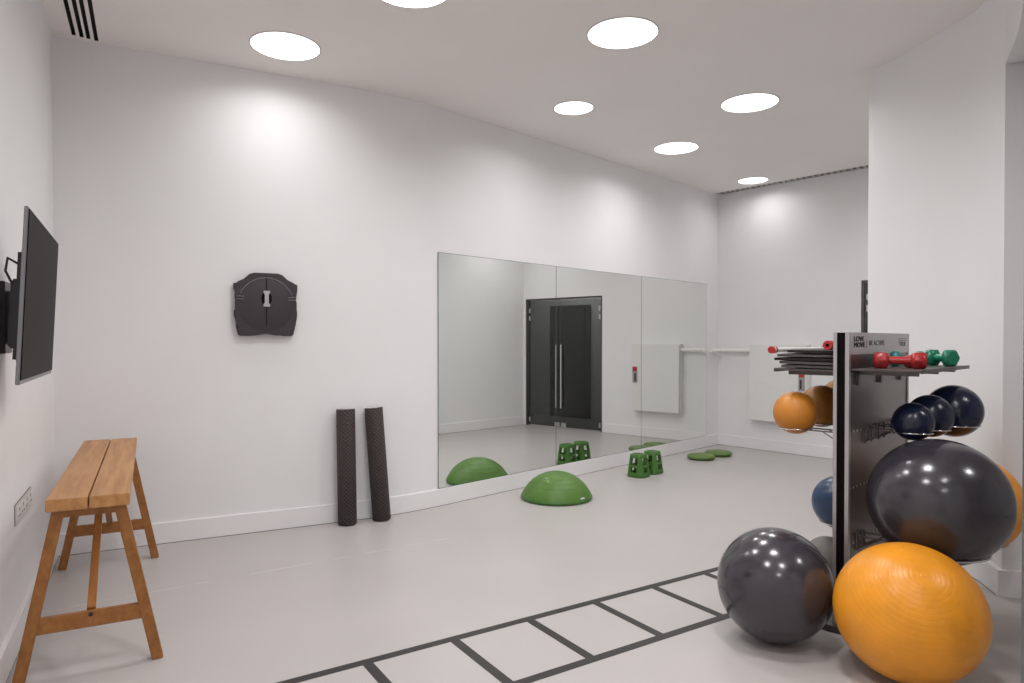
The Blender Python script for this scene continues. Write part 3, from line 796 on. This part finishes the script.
# local frame: x = s along the panel away from the camera, y = d to the panel's right; build points through rk()
def rk(s, d, z): return Vector((0.7071 * (s + d), 0.7071 * (s - d), z))
rz45 = Matrix.Rotation(R(45), 3, 'Z')          # local x -> s; local y -> -d
rack = empty('equipment_rack', (RO.x, RO.y, 0), label='silver and dark metal gym rack holding the small balls, mats and dumbbells', cat='rack')
RZ = 1.462
def rbox(bm, s0, s1, d0, d1, z0, z1, bevel=0.0, mi=0):
    c = rk((s0 + s1) / 2, (d0 + d1) / 2, (z0 + z1) / 2)
    box(bm, c, (abs(s1 - s0), abs(d1 - d0), z1 - z0), rz45, bevel, mi)
for sa, sb, nm in ((0.0, 0.026, 0), (0.952, 0.978, 1)):
    bm = bmesh.new()
    rbox(bm, sa, sb, -0.045, -0.028, 0.02, RZ); rbox(bm, sa, sb, 0.010, 0.028, 0.02, RZ); rbox(bm, sa + 0.016, sb - 0.004, -0.030, 0.012, 0.02, RZ)
    p = link('post', bm, M['alu'], rack)
    bm = bmesh.new(); rbox(bm, sa + 0.005, sb - 0.005, -0.0279, 0.0099, 0.02, RZ - 0.002); link('channel_insert', bm, M['black_channel'], p)
bm = bmesh.new(); rbox(bm, 0.024, 0.954, -0.022, 0.022, 0.02, RZ - 0.09); pan = link('back_panel', bm, M['gunmetal'], rack)
ROWS = (0.975, 0.700, 0.427)
for zr, sd in [(z_, d_) for z_ in ROWS for d_ in (-1, 1)]:
    bm = bmesh.new(); rbox(bm, 0.04, 0.89, sd * 0.0219, sd * 0.0226, zr - 0.005, zr + 0.005)
    link('slot_row', bm, M['slot_light'], pan)
bm = bmesh.new(); rbox(bm, 0.024, 0.954, -0.027, 0.027, RZ - 0.108, RZ); hd = link('header_plate', bm, M['alu_sign'], rack)
bm = bmesh.new(); rbox(bm, -0.02, 1.0, -0.19, 0.19, 0.0, 0.03, bevel=0.004); link('base_plate', bm, M['dark_metal'], rack)

def lettering(body, size, s, z, name, d=0.0275, parent=hd, outline=False, wide=1.0):
    cu = bpy.data.curves.new(name, 'FONT'); cu.body = body; cu.size = size; cu.extrude = 0.0006
    cu.space_line = 0.86
    if outline:
        cu.fill_mode = 'NONE'; cu.bevel_depth = 0.0011; cu.bevel_resolution = 0
    tmp = bpy.data.objects.new(name, cu); COL.objects.link(tmp)
    dg = bpy.context.evaluated_depsgraph_get()
    me = bpy.data.meshes.new_from_object(tmp.evaluated_get(dg))
    COL.objects.unlink(tmp); bpy.data.objects.remove(tmp)
    o = bpy.data.objects.new(name, me); COL.objects.link(o)
    me.materials.clear(); me.materials.append(M['print'])
    o.parent = parent
    ex = Vector((0.7071, 0.7071, 0)); ey = Vector((0, 0, 1)); ez = Vector((0.7071, -0.7071, 0))
    o.matrix_local = Matrix.Translation(rk(s, d, z)) @ Matrix((ex, ey, ez)).transposed().to_4x4() @ Matrix.Diagonal((wide, 1, 1, 1))
    return o
lettering('LOVE\nMOVE', 0.034, 0.065, RZ - 0.043, 'logo_lettering', outline=True, wide=1.75)
lettering('|', 0.046, 0.245, RZ - 0.066, 'divider_mark')
lettering('BE ACTIVE', 0.036, 0.285, RZ - 0.064, 'slogan_lettering', wide=1.45)
lettering('TRUE', 0.034, 0.785, RZ - 0.070, 'corner_lettering', wide=1.5)
bm = bmesh.new()
for zz in (0.028, 0.038): rbox(bm, 0.775, 0.925, 0.0272, 0.0280, RZ - zz - 0.0025, RZ - zz)
link('corner_lines', bm, M['print'], hd)

def shelf(side, z, d1, name):
    bm = bmesh.new()
    a, b_ = sorted((side * 0.030, side * d1))
    rbox(bm, 0.02, 0.93, a, b_, z - 0.008, z)
    a2, b2 = sorted((side * (d1 - 0.006), side * d1))
    rbox(bm, 0.02, 0.93, a2, b2, z - 0.016, z + 0.002)
    sh = link('shelf', bm, M['dark_metal'], rack)
    for ss in (0.12, 0.46, 0.80):
        bm = bmesh.new()
        a3, b3 = sorted((side * 0.028, side * (d1 - 0.04)))
        rbox(bm, ss - 0.012, ss + 0.012, a3, b3, z - 0.032, z - 0.008)
        a4, b4 = sorted((side * 0.026, side * 0.036)); rbox(bm, ss - 0.012, ss + 0.012, a4, b4, z - 0.085, z - 0.008)
        link('shelf_bracket', bm, M['dark_metal'], sh)
SHR, SHL = 1.286, 1.277
shelf(1, SHR, 0.335, 'right')
shelf(-1, SHL, 0.350, 'left')

def ring_holder(s, d, zr, rr, wire=0.004):
    """wire ring for a ball, carried on a two-legged bracket hooked in the panel"""
    sg = 1 if d > 0 else -1
    bm = bmesh.new()
    tube(bm, [rk(s + rr * math.cos(p), d + rr * math.sin(p), zr) for p in [2 * PI * j / 40 for j in range(40)]], wire, 8, closed=True)
    o = link('ball_ring', bm, M['chrome'], rack, smooth=True)
    bm = bmesh.new()
    for k in (-0.045, 0.045):
        q = math.sqrt(max(0, rr * rr - k * k))
        tube(bm, [rk(s + k, sg * 0.028, zr), rk(s + k, d - sg * q, zr)], wire, 8)
        e_ = 0.028 + max(0.004, min(abs(d) - q - 0.034, 0.10))
        tube(bm, [rk(s + k, sg * 0.030, zr - 0.06), rk(s + k, sg * e_, zr - 0.002)], wire * 0.8, 8)
        rbox(bm, s + k - 0.006, s + k + 0.006, *sorted((sg * 0.026, sg * 0.034)), zr - 0.07, zr + 0.012)
    link('arm', bm, M['dark_metal'], o, smooth=True, angle=40)

# ------------------------------------------------------------------ balls
def ball(c, rad, material, label, cat='ball', group=None, pole=(0, 0, 1), valve=True, name='exercise_ball', squash=1.0, valve_mat=None):
    bm = bmesh.new()
    bmesh.ops.create_uvsphere(bm, u_segments=72, v_segments=40, radius=rad)
    o = link(name, bm, material, smooth=True)
    o.location = c
    if squash != 1.0:                     # sags a little under its own weight
        q = Vector(pole).to_track_quat('Z', 'Y').to_matrix()
        S = q.transposed() @ Matrix.Diagonal((1, 1, squash)) @ q
        o.data.transform(S.to_4x4())
    o.rotation_euler = Vector(pole).to_track_quat('Z', 'Y').to_euler()
    tag(o, label, cat, group)
    if valve:
        bm = bmesh.new(); lathe(bm, [(0.0, rad + 0.0003), (0.009, rad + 0.0003), (0.011, rad - 0.001)], 20)
        if squash != 1.0: bmesh.ops.transform(bm, matrix=S.to_4x4(), verts=bm.verts)
        link('valve_plug', bm, valve_mat or material, o, smooth=True)
    return o
ball((1.668, 2.86, 0.2815), 0.290, M['yellow_ball'], 'large amber exercise ball lying on the floor in front of the rack', squash=0.97, pole=(-0.17, -0.62, 0.77), group='large exercise balls')
ball((1.250, 3.235, 0.2632), 0.263, M['grey_ball'], 'large dark grey exercise ball on the floor beside the tape ladder', pole=(0.2, -0.3, 1), group='large exercise balls')
ball((1.983, 3.170, 0.674), 0.298, M['grey_ball'], 'largest dark grey exercise ball, held up on the rack above the amber one', squash=0.968, pole=(0.7, -0.2, 0.6), group='large exercise balls')
ball((2.415, 3.60, 0.562), 0.250, M['yellow_ball'], 'amber exercise ball mostly hidden behind the raised dark grey one', pole=(0.5, 0.5, 0.6), group='large exercise balls')
def to_sd(c):
    v = Vector((c[0], c[1])) - RO; return ((v.x + v.y) * 0.7071, (v.x - v.y) * 0.7071)
for c, rad, zr in (((1.983, 3.170, 0.674), 0.2925, 0.455), ((2.415, 3.60, 0.562), 0.250, 0.372)):
    s, dd = to_sd(c); ring_holder(s, dd, zr, math.sqrt((rad + 0.0065) ** 2 - (c[2] - zr) ** 2), 0.0055)
SMALL = [
    ((1.960, 3.330, 1.026), 0.0925, M['navy_ball'], 'smallest navy medicine ball at the front of the rack row', 0.975),
    ((2.121, 3.460, 1.040), 0.107, M['navy_ball'], 'mid-sized navy medicine ball between the smallest and largest navy ones', 0.975),
    ((2.338, 3.612, 1.050), 0.137, M['navy_ball'], 'largest navy medicine ball at the back of the rack row', 0.978),
    ((1.496, 3.600, 1.042), 0.111, M['orange_ball'], 'orange medicine ball on the left of the rack, fully in view', 0.962),
    ((1.727, 3.809, 1.056), 0.116, M['brown_ball'], 'ochre medicine ball partly hidden behind the orange one', 0.962),
    ((1.950, 4.035, 1.075), 0.120, M['brown_ball'], 'ochre medicine ball farthest back, showing only its top behind the rack post', 0.975),
    ((1.945, 4.035, 0.464), 0.157, M['blue_ball'], 'blue medicine ball low on the left side of the rack', 0.348),
]
ball((1.868, 4.03, 0.1305), 0.130, M['slam_grey'], 'matt grey ball on the floor behind the rack, only its top showing', 'medicine ball', name='medicine_ball', valve=False)
for c, rad, mm, lab, zr in SMALL:
    ball(c, rad, mm, lab, 'medicine ball', 'medicine balls on the rack', pole=(random.uniform(-.5, .5), random.uniform(-.8, 0), 0.7), name='medicine_ball', valve=False)
    s, dd = to_sd(c); ring_holder(s, dd, zr, math.sqrt((rad + 0.005) ** 2 - (c[2] - zr) ** 2), 0.0035)

# ------------------------------------------------------------------ dumbbells on the right shelf
def dumbbell(s, d, ang, length, rh, m_head, m_grip, label, name='dumbbell', z=SHR):
    """hex-headed vinyl dumbbell; ang = angle of the bar in the rack's s-d plane"""
    p = rk(s, d, 0)
    o = empty(name, (RO.x + p.x, RO.y + p.y, z + rh * 0.866 + 0.0006), (0, 0, R(45) - R(ang)), label, 'dumbbell', 'dumbbells on the rack shelf')
    hl = length * 0.30
    bm = bmesh.new(); cyl(bm, (-length / 2 + hl * 0.5, 0, 0), (length / 2 - hl * 0.5, 0, 0), rh * 0.42, 20); link('grip', bm, m_grip, o, smooth=True, angle=40)
    for sg in (-1, 1):
        bm = bmesh.new()
        x1 = sg * length / 2; x0 = sg * (length / 2 - hl)
        rings = []
        for x, k in ((x0, 0.55), (x0 + sg * 0.012, 0.98), (x1 - sg * 0.010, 1.0), (x1, 0.82)):
            rings.append([bm.verts.new((x, rh * k * math.cos(R(60 * j)), rh * k * math.sin(R(60 * j)))) for j in range(6)])
        for A, B in zip(rings, rings[1:]):
            for j in range(6): bm.faces.new((A[j], A[(j + 1) % 6], B[(j + 1) % 6], B[j]))
        bm.faces.new(rings[0]); bm.faces.new(rings[-1])
        bmesh.ops.recalc_face_normals(bm, faces=bm.faces)
        bmesh.ops.bevel(bm, geom=[e for e in bm.edges], offset=0.003, segments=2, affect='EDGES', clamp_overlap=True)
        link('weight_head', bm, m_head, o, smooth=True, angle=50)
dumbbell(0.225, 0.185, 70, 0.225, 0.045, M['red'], M['red'], 'red vinyl dumbbell at the front edge of the shelf, seen side on')
dumbbell(0.325, 0.140, 74, 0.17, 0.036, M['red'], M['red'], 'second red dumbbell tucked behind the front red one')
dumbbell(0.560, 0.130, 66, 0.155, 0.046, M['teal'], M['petrol'], 'teal dumbbell lying behind the red ones')
dumbbell(0.745, 0.242, 126, 0.165, 0.050, M['emerald'], M['emerald'], 'emerald green dumbbell at the outer end of the shelf')

# ------------------------------------------------------------------ mats and bar on the left shelf
MATS = [(0.013, 0.82, 0.290, 'mat_edge', 0.000, 0.0, 'grey mat lying at the bottom of the stack on the left shelf'),
        (0.015, 0.80, 0.300, 'mat_edge', 0.010, 2.0, 'second mat from the bottom of the shelf stack'),
        (0.015, 0.84, 0.328, 'mat', 0.006, 3.6, 'dark mat in the middle of the shelf stack, its edge sticking out farthest'),
        (0.014, 0.80, 0.312, 'mat_edge', 0.012, 5.0, 'second mat from the top of the shelf stack'),
        (0.014, 0.80, 0.258, 'mat', 0.004, 1.0, 'black mat on top of the stack on the left shelf')]
zbar = 0
z = SHL + 0.0045
for k, (tk, ln, wd, mm, wav, ph, lab) in enumerate(MATS):
    bm = bmesh.new()
    nx, ny = 26, 12
    grid = {}
    for lev in (0, 1):
        for i in range(nx + 1):
            for j in range(ny + 1):
                s = 0.055 + ln * i / nx; d = -0.036 - wd * j / ny
                lift = 0.004 * (0.5 + 0.5 * math.sin(7 * s + ph)) * (j / ny)
                edge = min(i, nx - i, 2) / 2 * 0.0015 - 0.0015
                grid[lev, i, j] = bm.verts.new(rk(s, d, lev * (tk + edge) + lift))
    for i in range(nx):
        for j in range(ny):
            for lev in (0, 1):
                f = [grid[lev, i, j], grid[lev, i + 1, j], grid[lev, i + 1, j + 1], grid[lev, i, j + 1]]
                bm.faces.new(f if lev else f[::-1])
    for i in range(nx):
        for j in (0, ny): bm.faces.new((grid[0, i, j], grid[0, i + 1, j], grid[1, i + 1, j], grid[1, i, j]))
    for j in range(ny):
        for i in (0, nx): bm.faces.new((grid[0, i, j], grid[0, i, j + 1], grid[1, i, j + 1], grid[1, i, j]))
    o = link('exercise_mat', bm, M[mm], smooth=True, angle=40)
    o.location = (RO.x, RO.y, z)
    tag(o, lab, 'mat', 'mats stacked on the rack shelf')
    z += tk + 0.0045
    if k == 3: zbar = z
ztop = z
p = rk(0.0, -0.323, 0)
t = empty('hand_bar', (RO.x + p.x, RO.y + p.y, zbar + 0.0185), (0, 0, R(45)), 'white bar with red banded ends lying behind the top mat', 'exercise bar')
bm = bmesh.new(); cyl(bm, (-0.03, 0, 0), (0.62, 0, 0), 0.011, 14); link('shaft', bm, M['white_plastic'], t, smooth=True, angle=40)
for x0, sg in ((-0.028, -1), (0.62, 1)):
    for xa in (0.0, 0.032):
        bm = bmesh.new(); cyl(bm, (x0 + sg * xa, 0, 0), (x0 + sg * (xa + 0.014), 0, 0), 0.018, 24); link('red_band', bm, M['red'], t, smooth=True, angle=40)
    bm = bmesh.new(); cyl(bm, (x0 + sg * 0.013, 0, 0), (x0 + sg * 0.033, 0, 0), 0.016, 24); link('white_band', bm, M['white_plastic'], t, smooth=True, angle=40)
p = rk(0.062, -0.085, 0)
t = empty('rubber_band_roll', (RO.x + p.x, RO.y + p.y, ztop + 0.024), (0, 0, R(45)), 'small red rolled band on the mats against the rack post', 'resistance band')
bm = bmesh.new()
prof = [(0.009, -0.03), (0.022, -0.03), (0.0235, -0.027), (0.0235, 0.027), (0.022, 0.03), (0.009, 0.03), (0.009, -0.03)]
lathe(bm, prof, 32); bmesh.ops.rotate(bm, cent=(0, 0, 0), matrix=Matrix.Rotation(PI / 2, 3, 'Y'), verts=bm.verts)
link('band', bm, M['red'], t, smooth=True, angle=40)
bm = bmesh.new(); cyl(bm, (-0.024, 0, 0), (0.024, 0, 0), 0.0088, 16); link('core', bm, M['black_channel'], t)

# ------------------------------------------------------------------ light, world, camera
w = bpy.data.worlds.new('dim_surroundings'); SC.world = w; w.use_nodes = True
w.node_tree.nodes['Background'].inputs['Color'].default_value = (0.5, 0.5, 0.52, 1)
w.node_tree.nodes['Background'].inputs['Strength'].default_value = 0.2

cam = bpy.data.cameras.new('camera'); co = bpy.data.objects.new('camera', cam); COL.objects.link(co)
co.location = (0, 0, 1.42); co.rotation_euler = (R(90) - 0.0105, 0, 0)
cam.sensor_width = 36; cam.lens = 24; cam.shift_y = 0.00651; cam.clip_start = 0.05
SC.camera = co
SC.view_settings.view_transform = 'Standard'; SC.view_settings.look = 'None'
SC.view_settings.exposure = 0.0; SC.view_settings.gamma = 1.0; SC.view_settings.use_curve_mapping = False
SC.cycles.max_bounces = 10; SC.cycles.diffuse_bounces = 6; SC.cycles.glossy_bounces = 6; SC.cycles.transparent_max_bounces = 12
SC.cycles.use_denoising = True
